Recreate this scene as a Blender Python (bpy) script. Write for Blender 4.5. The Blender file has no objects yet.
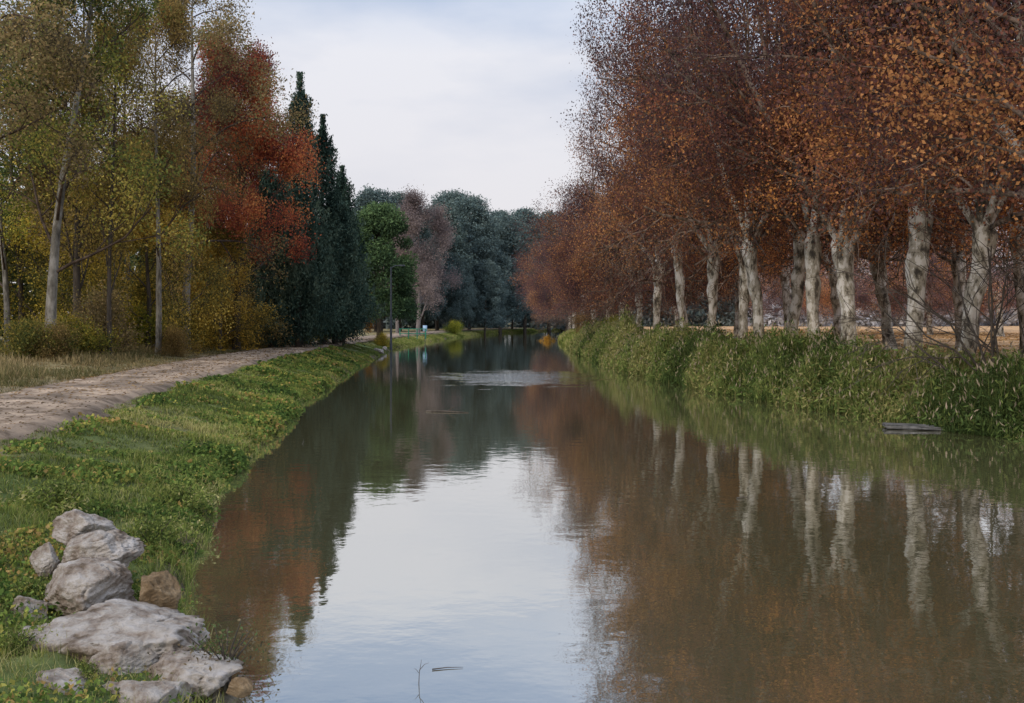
import bpy, math, random
import numpy as np
C=bpy.context.scene.collection
F=950.0; HZ=322.0; CH=2.4
R=math.radians
def norm(a): return a/(np.linalg.norm(a,axis=-1,keepdims=True)+1e-9)
# ------------------------------------------------------------------ mesh bags
class Bag:
    def __init__(s): s.V=[];s.Fc=[];s.Cl=[];s.n=0
    def add(s,V,Fq,col=None):
        V=np.asarray(V,float).reshape(-1,3); Fq=np.asarray(Fq,int).reshape(-1,4)
        s.V.append(V); s.Fc.append(Fq+s.n); s.n+=len(V)
        if col is None: col=np.ones((len(V),3))*.5
        col=np.asarray(col,float)
        if col.ndim==1: col=np.tile(col,(len(V),1))
        s.Cl.append(col)
    def build(s,name,mat,parent=None,smooth=False,color=True):
        V=np.concatenate(s.V).astype(np.float32);Q=np.concatenate(s.Fc).astype(np.int32)
        m=bpy.data.meshes.new(name)
        m.vertices.add(len(V)); m.vertices.foreach_set('co',V.ravel())
        m.loops.add(len(Q)*4); m.loops.foreach_set('vertex_index',Q.ravel())
        m.polygons.add(len(Q)); m.polygons.foreach_set('loop_start',np.arange(0,len(Q)*4,4,dtype=np.int32))
        if smooth: m.polygons.foreach_set('use_smooth',np.ones(len(Q),bool))
        m.update(calc_edges=True)
        if color:
            c=np.ones((len(V),4),np.float32); c[:,:3]=np.clip(np.concatenate(s.Cl),0,1)
            a=m.color_attributes.new('Col','FLOAT_COLOR','POINT'); a.data.foreach_set('color',c.ravel())
        m.materials.append(mat)
        o=bpy.data.objects.new(name,m); C.objects.link(o)
        if parent: o.parent=parent
        return o
def tube(bag,pts,rad,n=6,lump=0,seed=0,col=None):
    pts=np.asarray(pts,float);rad=np.asarray(rad,float);k=len(pts)
    d=norm(np.gradient(pts,axis=0)); m=norm(d.mean(0))
    ref=np.array([0,0,1.]) if abs(m[2])<.8 else np.array([1.,0,0])
    u=norm(np.cross(d,ref)); v=np.cross(d,u); a=np.arange(n)*2*math.pi/n
    rr=np.tile(rad[:,None],(1,n))
    if lump:
        kk=np.arange(k)[:,None]
        rr=rr*(1+lump*(np.sin(a*2+kk*.35+seed)+np.sin(a*3-kk*.5+seed*2)+.7*np.sin(a*5+kk*1.1+seed))/2)
    ring=pts[:,None]+rr[...,None]*(np.cos(a)[None,:,None]*u[:,None]+np.sin(a)[None,:,None]*v[:,None])
    i=np.arange(k-1)[:,None]*n; j=np.arange(n)[None]; j2=(j+1)%n
    Q=np.stack([i+j,i+j2,i+n+j2,i+n+j],-1).reshape(-1,4)
    bag.add(ring.reshape(-1,3),Q,col)
def box(bag,c,s,col=None,rz=0):
    x,y,z=np.array(s)/2.
    V=np.array([[-x,-y,-z],[x,-y,-z],[x,y,-z],[-x,y,-z],[-x,-y,z],[x,-y,z],[x,y,z],[-x,y,z]])
    cz,sz=math.cos(rz),math.sin(rz); V=V@np.array([[cz,sz,0],[-sz,cz,0],[0,0,1]])+np.array(c)
    bag.add(V,[[0,3,2,1],[4,5,6,7],[0,1,5,4],[1,2,6,5],[2,3,7,6],[3,0,4,7]],col)
def leaves(bag,P,size,col,rng,asp=.62,dirv=None,spread=1.,droop=0.):
    n=len(P); u=rng.normal(size=(n,3))*spread
    if dirv is not None: u=u+dirv
    u[:,2]-=droop; u=norm(u); v=norm(np.cross(u,rng.normal(size=(n,3))))
    w=np.cross(u,v)
    size=np.asarray(size)*np.ones(n)
    a=u*size[:,None]*.5; b=v*size[:,None]*asp*.5; f=w*size[:,None]*.12
    V=np.stack([P-a,P+b+f,P+a,P-b+f],1).reshape(-1,3)
    Q=np.arange(n*4).reshape(-1,4)
    bag.add(V,Q,np.repeat(col,4,0))
def blades(bag,P,h,w,col,rng,lean=.35,tipcol=None,curl=.5):
    n=len(P); h=h*np.ones(n); w=w*np.ones(n)
    an=rng.uniform(0,6.283,n); ld=np.stack([np.cos(an),np.sin(an),np.zeros(n)],1)
    le=(np.abs(rng.normal(0,lean,n)))[:,None]; an2=rng.uniform(0,6.283,n)
    s=np.stack([np.cos(an2),np.sin(an2),np.zeros(n)],1)*w[:,None]*.5
    up=np.array([0,0,1.])
    p1=P+h[:,None]*(.5*up+ld*le*.35); p2=P+h[:,None]*(up*(1-.35*le*curl*2)+ld*le*1.1)
    V=np.stack([P-s,P+s,p1+s*.85,p1-s*.85,p2+s*.12,p2-s*.12],1).reshape(-1,3)
    b=np.arange(n)[:,None]*6
    Q=np.concatenate([b+np.array([[0,1,2,3]]),b+np.array([[3,2,4,5]])])
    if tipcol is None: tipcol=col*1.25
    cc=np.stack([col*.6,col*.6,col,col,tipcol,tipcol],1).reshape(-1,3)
    bag.add(V,Q,cc)
def cl(P,sc,seed):
    r=np.random.default_rng(seed); o=np.zeros(len(P))
    for i in range(11):
        k=r.normal(size=P.shape[1]); k/=np.linalg.norm(k); o+=np.sin(P@k*sc*r.uniform(.4,2.2)+r.uniform(0,6.28))
    return o/3.2
def pal(P,rng,cols,bias=0.,sc=1.2,seed=1,noise=.22,amp=.3):
    cols=np.array(cols); k=len(cols)
    t=np.clip(.5+bias+amp*cl(P,sc,seed)*.6+rng.normal(0,noise,len(P)),0,.999)*k
    return cols[t.astype(int)]*rng.uniform(.78,1.4,(len(P),1))
# ------------------------------------------------------------------ materials
def mat(name):
    m=bpy.data.materials.new(name); m.use_nodes=True; nt=m.node_tree; nt.nodes.clear()
    out=nt.nodes.new('ShaderNodeOutputMaterial'); return m,nt,out
def N(nt,t,**k):
    n=nt.nodes.new(t)
    for a,b in k.items():
        if a in n.inputs.keys(): n.inputs[a].default_value=b
        else: setattr(n,a,b)
    return n
def mul(nt,a,b,typ='MULTIPLY',fac=1.):
    n=nt.nodes.new('ShaderNodeMix'); n.data_type='RGBA'; n.blend_type=typ; n.inputs[0].default_value=fac
    for s,i in ((a,6),(b,7)):
        if hasattr(s,'links') or hasattr(s,'is_linked'): nt.links.new(s,n.inputs[i])
        else: n.inputs[i].default_value=s
    return n.outputs[2]
def leafmat(name,trans=.35,rough=.6):
    m,nt,out=mat(name); L=nt.links
    at=N(nt,'ShaderNodeVertexColor',layer_name='Col'); oi=N(nt,'ShaderNodeObjectInfo')
    c=mul(nt,at.outputs['Color'],oi.outputs['Color'])
    d=N(nt,'ShaderNodeBsdfDiffuse')
    t=N(nt,'ShaderNodeBsdfTranslucent'); mx=N(nt,'ShaderNodeMixShader'); mx.inputs[0].default_value=trans
    L.new(c,d.inputs['Color']); L.new(c,t.inputs['Color']); L.new(d.outputs[0],mx.inputs[1]); L.new(t.outputs[0],mx.inputs[2]); L.new(mx.outputs[0],out.inputs[0])
    return m
def surfmat(name,stops,scale=3.,detail=8,rough=.9,bump=.3,bscale=20.,vcol=False,stretch=(1,1,1),bdist=.02,obj=True):
    m,nt,out=mat(name); L=nt.links
    tc=N(nt,'ShaderNodeTexCoord'); mp=N(nt,'ShaderNodeMapping'); mp.inputs['Scale'].default_value=stretch
    L.new(tc.outputs['Object'],mp.inputs[0])
    nz=N(nt,'ShaderNodeTexNoise',Scale=scale,Detail=detail,Roughness=.65); L.new(mp.outputs[0],nz.inputs['Vector'])
    cr=N(nt,'ShaderNodeValToRGB'); e=cr.color_ramp.elements
    while len(e)>len(stops): e.remove(e[-1])
    while len(e)<len(stops): e.new(.5)
    for el,(p,c) in zip(e,stops): el.position=p; el.color=(*c,1)
    L.new(nz.outputs['Fac'],cr.inputs[0]); col=cr.outputs[0]
    if vcol:
        at=N(nt,'ShaderNodeVertexColor',layer_name='Col'); col=mul(nt,at.outputs['Color'],col)
    b=N(nt,'ShaderNodeBsdfPrincipled',Roughness=rough); b.inputs['Specular IOR Level'].default_value=.2
    L.new(col,b.inputs['Base Color'])
    n2=N(nt,'ShaderNodeTexNoise',Scale=bscale,Detail=8,Roughness=.7); L.new(mp.outputs[0],n2.inputs['Vector'])
    bp=N(nt,'ShaderNodeBump',Strength=bump,Distance=bdist); L.new(n2.outputs['Fac'],bp.inputs['Height']); L.new(bp.outputs[0],b.inputs['Normal'])
    L.new(b.outputs[0],out.inputs[0]); return m
M_leaf=leafmat('autumn_leaf',.42); M_need=leafmat('needle_foliage',.15,.8); M_grass=leafmat('grass_blade',.35)
M_plane=surfmat('plane_bark',[(.36,(.05,.042,.032)),(.44,(.15,.125,.09)),(.46,(.30,.26,.19)),(.53,(.36,.32,.25)),(.545,(.55,.50,.42)),(.65,(.60,.55,.47))],3.4,6,.85,.8,12,vcol=True,stretch=(1,1,.6),bdist=.04)
M_pale=surfmat('pale_bark',[(.3,(.05,.043,.033)),(.48,(.19,.17,.135)),(.65,(.35,.32,.27))],4,6,.9,.6,18,vcol=True,stretch=(1,1,.4))
M_mauve=surfmat('grey_mauve_bark',[(.3,(.12,.10,.09)),(.6,(.21,.18,.165))],4,6,.9,.6,18,stretch=(1,1,.4))
M_dark=surfmat('dark_bark',[(.3,(.03,.024,.018)),(.6,(.10,.08,.06))],6,6,.95,.7,22,stretch=(1,1,.3))
M_ground=surfmat('earth',[(.3,(.55,.55,.55)),(.5,(1,1,1)),(.7,(1.5,1.45,1.35))],1.7,12,.95,.8,9,vcol=True,bdist=.06)
M_path=surfmat('dirt_gravel',[(.36,(.5,.47,.43)),(.5,(1,1,1)),(.66,(1.4,1.38,1.35))],2.6,14,.95,.9,24,vcol=True,bdist=.04)
M_rock=surfmat('limestone',[(.34,(.13,.09,.055)),(.44,(.31,.245,.185)),(.54,(.46,.395,.32)),(.68,(.58,.52,.45))],5.5,14,.9,1.,11,bdist=.07)
M_rockb=surfmat('brown_stone',[(.3,(.06,.04,.02)),(.45,(.20,.13,.065)),(.7,(.36,.26,.15))],7,14,.9,1.,13,bdist=.05)
M_slab=surfmat('weathered_slab',[(.3,(.05,.05,.045)),(.6,(.17,.16,.145))],5,8,.8,.5,25)
M_green=surfmat('green_paint',[(.3,(.02,.12,.07)),(.6,(.03,.2,.11))],5,3,.5,.1,25)
M_steel=surfmat('dull_steel',[(.3,(.035,.04,.045)),(.6,(.07,.075,.08))],5,3,.5,.1,25)
M_sign=surfmat('pale_sign_paint',[(.3,(.25,.38,.5)),(.6,(.35,.48,.6))],5,3,.5,.1,25)
# ------------------------------------------------------------------ tags
def tag(o,label=None,cat=None,group=None,kind=None):
    if label:o['label']=label
    if cat:o['category']=cat
    if group:o['group']=group
    if kind:o['kind']=kind
    return o
def empty(name,loc=(0,0,0),rz=0):
    o=bpy.data.objects.new(name,None); C.objects.link(o); o.location=loc; o.rotation_euler=(0,0,rz); o.empty_display_size=.3; return o
def dup(root,loc,rz,sc,label,cat=None,group=None,tint=None):
    r=root.copy(); C.objects.link(r); r.location=loc; r.rotation_euler=(0,0,rz); r.scale=(sc,sc,sc) if not hasattr(sc,'__len__') else sc
    r['label']=label
    if group:r['group']=group
    for ch in list(root.children):
        c=ch.copy(); C.objects.link(c); c.parent=r
        if tint and ch.name.startswith(('crown','foliage')): c.color=(*tint,1)
    return r
# ------------------------------------------------------------------ terrain
yl=[-30,0,6,8.2,9.6,12.8,19.3,27.5,45.6,63,76,90,108,135,163,198,240,300,700]
xl=[-1.2,-1.4,-1.8,-2.75,-3.2,-4.15,-4.9,-6.1,-7.8,-9.1,-10.0,-10.5,-10.4,-9.4,-7.0,-2.5,7,26,170]
yr=[-30,12,19.8,24.5,33.5,45,60,81,120,160,200,260,700]
xr=[15,11.6,10.2,8.7,6.7,5.5,5.1,5.2,6,9.2,16.5,34,190]
yp=[-30,0,12,21,40.7,70,95,120,163,198,240,300,700]
xp=[-2.5,-5.1,-6.6,-8.0,-10.3,-12.2,-12.6,-12.5,-10.0,-5.8,2.5,21,165]
def smooth_interp(Y,a,b):
    return (np.interp(Y-2,a,b)+2*np.interp(Y,a,b)+np.interp(Y+2,a,b))/4
def XL(Y):
    Y=np.asarray(Y,float); return np.interp(Y,yl,xl)*.5+.25*(np.interp(Y-.8,yl,xl)+np.interp(Y+.8,yl,xl))+.05*np.sin(Y*1.3)+.05*np.sin(Y*3.7+1)+.08*np.sin(Y*.6)+.03*np.sin(Y*7.1)
def XR(Y):
    Y=np.asarray(Y,float); return smooth_interp(Y,yr,xr)+.12*np.sin(Y*1.1)+.08*np.sin(Y*2.3+1)
def XP(Y): return smooth_interp(np.asarray(Y,float),yp,xp)
PW=2.9
def zg(X,Y):
    X=np.asarray(X,float);Y=np.asarray(Y,float)+X*0
    a=XL(Y);b=XR(Y);p=XP(Y); dL=a-X;dR=X-b
    zl=np.interp(dL,[-4,-1,-.15,0,.22,.9,2.2,3.2,60,200],[-1.2,-.8,-.12,0,.20,.38,.74,.84,1.0,1.2])
    near=np.clip((9.2-Y)/1.8,0,1); zl=np.where((dL>0),zl*(1-near*.5*np.clip((2.6-dL)/1.0,0,1)),zl)
    zr=np.interp(dR,[-4,-1,-.15,0,.3,1.2,3,6,40,200],[-1.2,-.8,-.12,0,.3,.7,1.05,1.2,1.35,1.5])
    z=np.where(X<(a+b)/2,zl,zr)
    P=np.stack([X.ravel(),Y.ravel()],1)
    nz=(.03*cl(P,1.6,3)+.022*cl(P,4.5,4)+.014*cl(P,11,5)).reshape(X.shape)
    land=np.clip(np.maximum(dL,dR)/.6,0,1)
    z=z+nz*land
    q=p-X
    onp=np.clip((q+.2)/.3,0,1)*np.clip((PW-q)/.25,0,1)
    z=z*(1-onp)+.86*onp
    far=np.clip((q-PW)/2.5,0,1)*np.clip((90-np.abs(Y-30))/20,0,1)
    return z+far*.2
Ys=np.concatenate([np.arange(-12,60,.35),np.arange(60,130,1.),np.arange(130,300,3.),[320,360,420,520,700,1100,2000,4000]])
dl=np.concatenate([np.arange(0,9,.16),9*1.12**np.arange(0,54)])
inn=np.linspace(0,1,14)[1:-1]
dr=np.concatenate([np.arange(0,7,.2),7*1.13**np.arange(0,52)])
rows=[]
for y in Ys:
    a=float(XL(y));b=float(XR(y)); rows.append(np.concatenate([a-dl[::-1],a+(b-a)*inn,b+dr]))
X=np.array(rows); Y=np.tile(Ys[:,None],(1,X.shape[1])); Z=zg(X,Y)
nr,nc=X.shape; i=np.arange(nr-1)[:,None]*nc; j=np.arange(nc-1)[None]
Q=np.stack([i+j,i+j+1,i+nc+j+1,i+nc+j],-1).reshape(-1,4)
P2=np.stack([X.ravel(),Y.ravel()],1); n1=cl(P2,.8,11); n2=cl(P2,3.,12)
rp=(XP(Y)-X).ravel(); dRr=(X-XR(Y)).ravel(); dLl=(XL(Y)-X).ravel()
green=np.array([.10,.13,.035]); dry=np.array([.25,.18,.09]); lit=np.array([.46,.27,.125]); mud=np.array([.10,.075,.045])
w=np.clip(.5+.4*n1+.25*n2,0,1)[:,None]
col=green*(1-w*.35)+dry*w*.35
lw=(rp>PW)[:,None]; col=np.where(lw,dry*(.55+.5*w)+green*.3,col)
rw=(dRr>1.5)[:,None]; col=np.where(rw,lit*(.7+.6*w),col)
wet=(np.maximum(dLl,dRr)<.25)[:,None]; col=np.where(wet,mud,col)
pe=((rp>-.4)&(rp<PW+.5))[:,None]; col=np.where(pe,col*.5+np.array([.26,.19,.12])*.5,col)
g=Bag(); g.add(np.stack([X,Y,Z],-1),Q,col); tag(g.build('ground',M_ground,smooth=True),kind='structure')
# path sheet
Yp=np.concatenate([np.arange(-12,60,.3),np.arange(60,260,1.5)]); t=np.linspace(0,1,28)
Yg=np.tile(Yp[:,None],(1,28)); ew=.16*np.sin(Yg*.9)+.1*np.sin(Yg*2.3+2)+.06*np.sin(Yg*5.1)
Xg=XP(Yg)+.2+ew*.6-(PW+.4+ew*.9)*t[None]
Pp=np.stack([Xg.ravel(),Yg.ravel()],1)
rut=-.03*np.exp(-((t-.28)/.07)**2)-.03*np.exp(-((t-.72)/.07)**2)
edge=-.16*np.clip(1-np.minimum(t,1-t)/.10,0,1)
Zg=.935+rut[None]+edge[None]+(.010*cl(Pp,2.5,8)+.006*cl(Pp,9,9)).reshape(Xg.shape)
pc=np.array([.37,.27,.18])*(1+.2*cl(Pp,1.1,21)+.16*cl(Pp,4,22))[:,None]
tt=np.tile(t,(len(Yp),1)).ravel()
pc=pc*(1-.3*np.exp(-((tt-.5)/.1)**2)*np.clip(.6+cl(Pp,1.5,23),0,1.4)-.4*np.clip(1-np.minimum(tt,1-tt)/.22,0,1))[:,None]
nr,nc=Xg.shape; i=np.arange(nr-1)[:,None]*nc; j=np.arange(nc-1)[None]
Q=np.stack([i+j+1,i+j,i+nc+j,i+nc+j+1],-1).reshape(-1,4)
g=Bag(); g.add(np.stack([Xg,Yg,Zg],-1),Q,pc); tag(g.build('path',M_path,smooth=True),kind='structure')
# water
g=Bag(); yw=np.concatenate([np.arange(-12,300,2.)]); V=[]
for y in yw:
    a=float(XL(y))-.8;b=float(XR(y))+.8; V+= [[a,y,0],[b,y,0]]
k=len(yw); Q=[[2*q,2*q+1,2*q+3,2*q+2] for q in range(k-1)]
g.add(V,Q)
m,nt,out=mat('canal_water'); L=nt.links
geo=N(nt,'ShaderNodeNewGeometry')
mp=N(nt,'ShaderNodeMapping'); mp.inputs['Scale'].default_value=(.8,1.0,1); L.new(geo.outputs['Position'],mp.inputs[0])
na=N(nt,'ShaderNodeTexNoise',Scale=3.2,Detail=3,Roughness=.5); nb=N(nt,'ShaderNodeTexNoise',Scale=.7,Detail=4,Roughness=.7); nc_=N(nt,'ShaderNodeTexNoise',Scale=5.,Detail=3)
for q in (na,nb,nc_): L.new(mp.outputs[0],q.inputs['Vector'])
sub=N(nt,'ShaderNodeVectorMath',operation='SUBTRACT'); sub.inputs[1].default_value=(.3,41.5,0); L.new(geo.outputs['Position'],sub.inputs[0])
sc=N(nt,'ShaderNodeVectorMath',operation='MULTIPLY'); sc.inputs[1].default_value=(1/3.2,1/5.5,0); L.new(sub.outputs[0],sc.inputs[0])
ln=N(nt,'ShaderNodeVectorMath',operation='LENGTH'); L.new(sc.outputs[0],ln.inputs[0])
ad=N(nt,'ShaderNodeMath',operation='MULTIPLY_ADD'); L.new(nb.outputs['Fac'],ad.inputs[0]); ad.inputs[1].default_value=2.6; L.new(ln.outputs['Value'],ad.inputs[2])
mr=N(nt,'ShaderNodeMapRange'); L.new(ad.outputs[0],mr.inputs['Value']); mr.inputs['From Min'].default_value=2.35; mr.inputs['From Max'].default_value=1.6; mr.inputs['To Min'].default_value=0; mr.inputs['To Max'].default_value=1
h1=N(nt,'ShaderNodeMath',operation='MULTIPLY'); L.new(nc_.outputs['Fac'],h1.inputs[0]); L.new(mr.outputs[0],h1.inputs[1])
h2=N(nt,'ShaderNodeMath',operation='MULTIPLY_ADD'); L.new(h1.outputs[0],h2.inputs[0]); h2.inputs[1].default_value=24.; L.new(na.outputs['Fac'],h2.inputs[2])
bp=N(nt,'ShaderNodeBump',Strength=.5,Distance=.005); L.new(h2.outputs[0],bp.inputs['Height'])
fr=N(nt,'ShaderNodeFresnel',IOR=2.0); L.new(bp.outputs[0],fr.inputs['Normal'])
ff=N(nt,'ShaderNodeMapRange'); L.new(fr.outputs[0],ff.inputs['Value']); ff.inputs['To Min'].default_value=.56; ff.inputs['To Max'].default_value=1.
df=N(nt,'ShaderNodeBsdfDiffuse'); df.inputs['Color'].default_value=(.125,.11,.05,1)
gl=N(nt,'ShaderNodeBsdfGlossy',Roughness=.026); gl.inputs['Color'].default_value=(.97,.98,.98,1); L.new(bp.outputs[0],gl.inputs['Normal'])
mx=N(nt,'ShaderNodeMixShader'); L.new(ff.outputs[0],mx.inputs[0]); L.new(df.outputs[0],mx.inputs[1]); L.new(gl.outputs[0],mx.inputs[2]); L.new(mx.outputs[0],out.inputs[0])
tag(g.build('water',m),kind='structure')
# ------------------------------------------------------------------ trees
TH=np.array([.34,.26,.22])
def grow(bag,anch,rng,p,d,L,r,lev,cnt,ratio,up,wob,ang):
    ns=(6,5,4,3)[min(lev,3)]; pts=[p]; dd=d; dirs=[d]
    for s in range(ns):
        dd=norm(dd+rng.normal(0,wob,3)+np.array([0,0,up])); p=p+dd*L/ns; pts.append(p); dirs.append(dd)
    rad=np.linspace(r,r*.42,ns+1); nn=(8,6,4,3)[min(lev,3)]
    f=np.clip((rad-.06)/.08,0,1)[:,None]; cc=np.repeat(f*1.+(1-f)*TH,nn,0)
    tube(bag,pts,rad,nn,col=cc)
    pts=np.array(pts)
    if lev>=len(cnt)-1:
        for q in range(1,len(pts)): anch.append((pts[q],lev))
    if lev<len(cnt):
        n=cnt[lev]
        for c in range(n):
            t=.2+.8*(c+rng.uniform(.1,.95))/n; f=t*ns; q=min(int(f),ns-1); pp=pts[q]+(pts[q+1]-pts[q])*(f-q)
            pr=norm(np.cross(dirs[q+1],rng.normal(size=3))); a=R(rng.uniform(*ang))
            nd=norm(dirs[q+1]*math.cos(a)+pr*math.sin(a))
            grow(bag,anch,rng,pp,nd,L*ratio*rng.uniform(.75,1.2)*(1.1-.3*t),max(r*(1-.58*t)*.6,.011),lev+1,cnt,ratio,up,wob,ang)
def make_tree(name,seed,trunk,limbs,cnt,ratio,up,wob,ang,nleaf,lsize,spread,cols,bias,bark,lmat,asp=.65,droop=0.,lump=.1,psc=.6,zmin=1.2,zr=.3,dn=.1,pamp=.3):
    rng=np.random.default_rng(seed); root=empty(name)
    tb=Bag(); tr=np.array(trunk,float)
    k=32; s=np.linspace(0,len(tr)-1,k); tp=np.stack([np.interp(s,np.arange(len(tr)),tr[:,c]) for c in range(4)],1)
    tube(tb,tp[:,:3],tp[:,3],14,lump,seed,col=np.ones(3)); tb.build('trunk',bark,root,True)
    anch=[]
    for lm in limbs:
        (t,az,an,L,r)=lm[:5]; u_=lm[5] if len(lm)>5 else up
        q=t*(k-1); p=np.array([np.interp(q,np.arange(k),tp[:,c]) for c in range(3)])
        d=np.array([math.sin(an)*math.cos(az),math.sin(an)*math.sin(az),math.cos(an)])
        lb=Bag(); grow(lb,anch,rng,p,d,L,r,0,cnt,ratio,u_,wob,ang); lb.build('limb',bark,root,True)
    A=np.array([a[0] for a in anch])
    P=np.repeat(A,nleaf,0)+rng.normal(0,spread,(len(A)*nleaf,3))
    dens=cl(P,.9,seed+5)
    keep=(P[:,2]>(zmin+rng.uniform(0,zr,len(P))))&(dens>rng.uniform(-1.5,dn,len(P))); P=P[keep]
    zz=(P[:,2]-P[:,2].min())/(np.ptp(P[:,2])+.01)
    col=pal(P,rng,cols,bias(zz),psc,seed,amp=pamp)
    cb=Bag(); leaves(cb,P,rng.uniform(.6,1.25,len(P))*lsize,col,rng,asp,droop=droop)
    cb.build('crown',lmat,root)
    return root
PL=[(.075,.045,.045),(.105,.056,.05),(.145,.068,.052),(.195,.08,.05),(.29,.115,.055),(.50,.23,.08)]
def plane_tree(seed,lean=(0,0),low=False):
    r=random.Random(seed); h=r.uniform(3.3,4.3); lx,ly=lean
    tr=[(0,0,-.4,.36),(0,0,.25,.27),(lx*.2+.06,ly*.3,h*.25,.225),(lx*.4-.04,ly*.5,h*.48,.21),(lx*.6+.04,ly*.7,h*.66,.28),(lx*.75,ly*.75,h*.74,.225),(lx*.9,ly*.9,h*.9,.31),(lx,ly,h,.32),(lx,ly,h+.3,.2),(lx,ly,h+.5,.06)]
    n=r.choice([5,6,6]); a0=r.uniform(0,6.28)
    limbs=[(r.uniform(.60,.86),a0+i*6.283/n+r.uniform(-.3,.3),R(r.uniform(8,44)),r.uniform(6.3,8.4),r.uniform(.11,.15)) for i in range(n)]
    for i in range(4): limbs.append((r.uniform(.72,.86),a0+i*1.57+r.uniform(-.4,.4),R(r.uniform(48,74)),r.uniform(4.4,5.8),.07,-.03))
    if low:
        for i in range(4): limbs.append((.6,a0+i*1.57,R(r.uniform(72,88)),4.6,.07,-.03))
    return make_tree('plane_tree',seed,tr,limbs,(5,5,4),.56,.03,.15,(28,62),22,.086,.28,PL,(lambda z:.17-.5*z),M_plane,M_leaf,lump=.13,zmin=1.6 if low else 3.0,zr=2.0,dn=.05,pamp=.5,psc=.8)  # leaf colour by height: mauve brown on top, backlit orange glow painted low
planes=[plane_tree(s,l) for s,l in ((1,(.4,.1)),(2,(-.4,.1)),(3,(.6,-.2)),(4,(-.2,.2)))]+[plane_tree(5,(.1,.1),True)]
def gz(x,y): return float(zg(np.array([x]),np.array([y]))[0])
row=[
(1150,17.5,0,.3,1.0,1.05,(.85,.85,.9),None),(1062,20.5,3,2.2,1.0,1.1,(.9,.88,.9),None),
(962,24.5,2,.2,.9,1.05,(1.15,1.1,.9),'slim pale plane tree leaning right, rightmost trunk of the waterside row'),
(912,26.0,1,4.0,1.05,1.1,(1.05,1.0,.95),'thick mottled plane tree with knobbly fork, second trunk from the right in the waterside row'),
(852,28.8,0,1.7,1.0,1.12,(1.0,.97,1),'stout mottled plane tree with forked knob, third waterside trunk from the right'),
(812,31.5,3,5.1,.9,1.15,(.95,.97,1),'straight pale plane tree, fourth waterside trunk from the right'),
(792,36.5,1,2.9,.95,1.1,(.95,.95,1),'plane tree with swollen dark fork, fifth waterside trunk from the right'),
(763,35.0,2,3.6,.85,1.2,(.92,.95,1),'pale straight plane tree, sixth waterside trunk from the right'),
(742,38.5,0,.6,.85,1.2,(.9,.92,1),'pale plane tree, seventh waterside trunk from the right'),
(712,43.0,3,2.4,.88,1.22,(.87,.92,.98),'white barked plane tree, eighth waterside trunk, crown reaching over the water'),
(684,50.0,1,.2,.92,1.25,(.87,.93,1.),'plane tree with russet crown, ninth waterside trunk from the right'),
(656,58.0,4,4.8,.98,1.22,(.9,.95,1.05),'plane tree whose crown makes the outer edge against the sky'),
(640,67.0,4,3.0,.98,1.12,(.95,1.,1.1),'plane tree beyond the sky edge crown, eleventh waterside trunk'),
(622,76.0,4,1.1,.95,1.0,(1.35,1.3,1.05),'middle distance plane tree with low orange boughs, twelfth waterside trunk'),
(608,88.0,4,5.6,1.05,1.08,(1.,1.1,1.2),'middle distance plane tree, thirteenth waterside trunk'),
(594,101.0,4,2.0,1.1,1.12,(1.05,1.15,1.35),'distant plane tree, fourteenth of the waterside row'),  # distance haze put into the crown tints from here on, bluer each time
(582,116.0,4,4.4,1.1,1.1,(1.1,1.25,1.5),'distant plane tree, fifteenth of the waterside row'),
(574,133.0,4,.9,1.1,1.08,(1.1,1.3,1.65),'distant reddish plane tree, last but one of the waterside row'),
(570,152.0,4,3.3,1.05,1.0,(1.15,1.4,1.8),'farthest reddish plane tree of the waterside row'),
]
first=set()
GP='plane trees lining the right bank'
def place(protos,v,x,y,rz,sc,tint,label,cat,group):
    pr=protos[v]; z=gz(x,y)-.05
    if id(pr) not in first:
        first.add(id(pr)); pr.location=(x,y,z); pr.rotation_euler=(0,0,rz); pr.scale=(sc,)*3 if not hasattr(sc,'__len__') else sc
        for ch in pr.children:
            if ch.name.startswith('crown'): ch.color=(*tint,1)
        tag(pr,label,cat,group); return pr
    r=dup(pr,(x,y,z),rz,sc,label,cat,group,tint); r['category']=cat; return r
nm=['plane tree just beyond the right edge, its boughs over the near reeds','plane tree right of the leaning one, boughs filling the top right corner']
k=0
for px,y,v,rz,sc,sz,ti,lab in row:
    if lab is None: lab=nm[k]; k+=1
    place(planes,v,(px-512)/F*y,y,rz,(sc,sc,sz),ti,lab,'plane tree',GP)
back=[(1010,33,1,.5,1.05),(948,42,3,1.5,1.1),(876,40,2,2.5,1.05),(828,50,0,3.5,1.1),(778,56,1,5.2,1.1),(728,64,3,4.5,1.1),(700,78,2,.4,1.0),(672,92,0,2.7,1.0),(650,112,1,1.9,1.0)]
ordn=['first','second','third','fourth','fifth','sixth','seventh','eighth','ninth']
for q,(px,y,v,rz,sc) in enumerate(back):
    place(planes,v,(px-512)/F*y+.6,y,rz,(sc*.92,sc*.92,sc),(1.55,1.5,1.2),'plane tree in the back row away from the water, %s trunk from the right'%ordn[q],'plane tree','plane trees of the back row')  # bright warm tint paints a backlit glow into the back row crowns
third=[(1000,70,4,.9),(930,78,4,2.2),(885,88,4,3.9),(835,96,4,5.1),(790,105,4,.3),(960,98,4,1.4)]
for q,(px,y,v,rz) in enumerate(third):
    place(planes,v,(px-512)/F*y,y,rz,(1.,1.,.85),(1.9,2.3,2.6),'faint haze tinted tree far across the field, %s of the distant trees'%ordn[q],'plane tree','haze tinted trees across the field')  # pale bluish tint paints distance haze into these crowns
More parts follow.
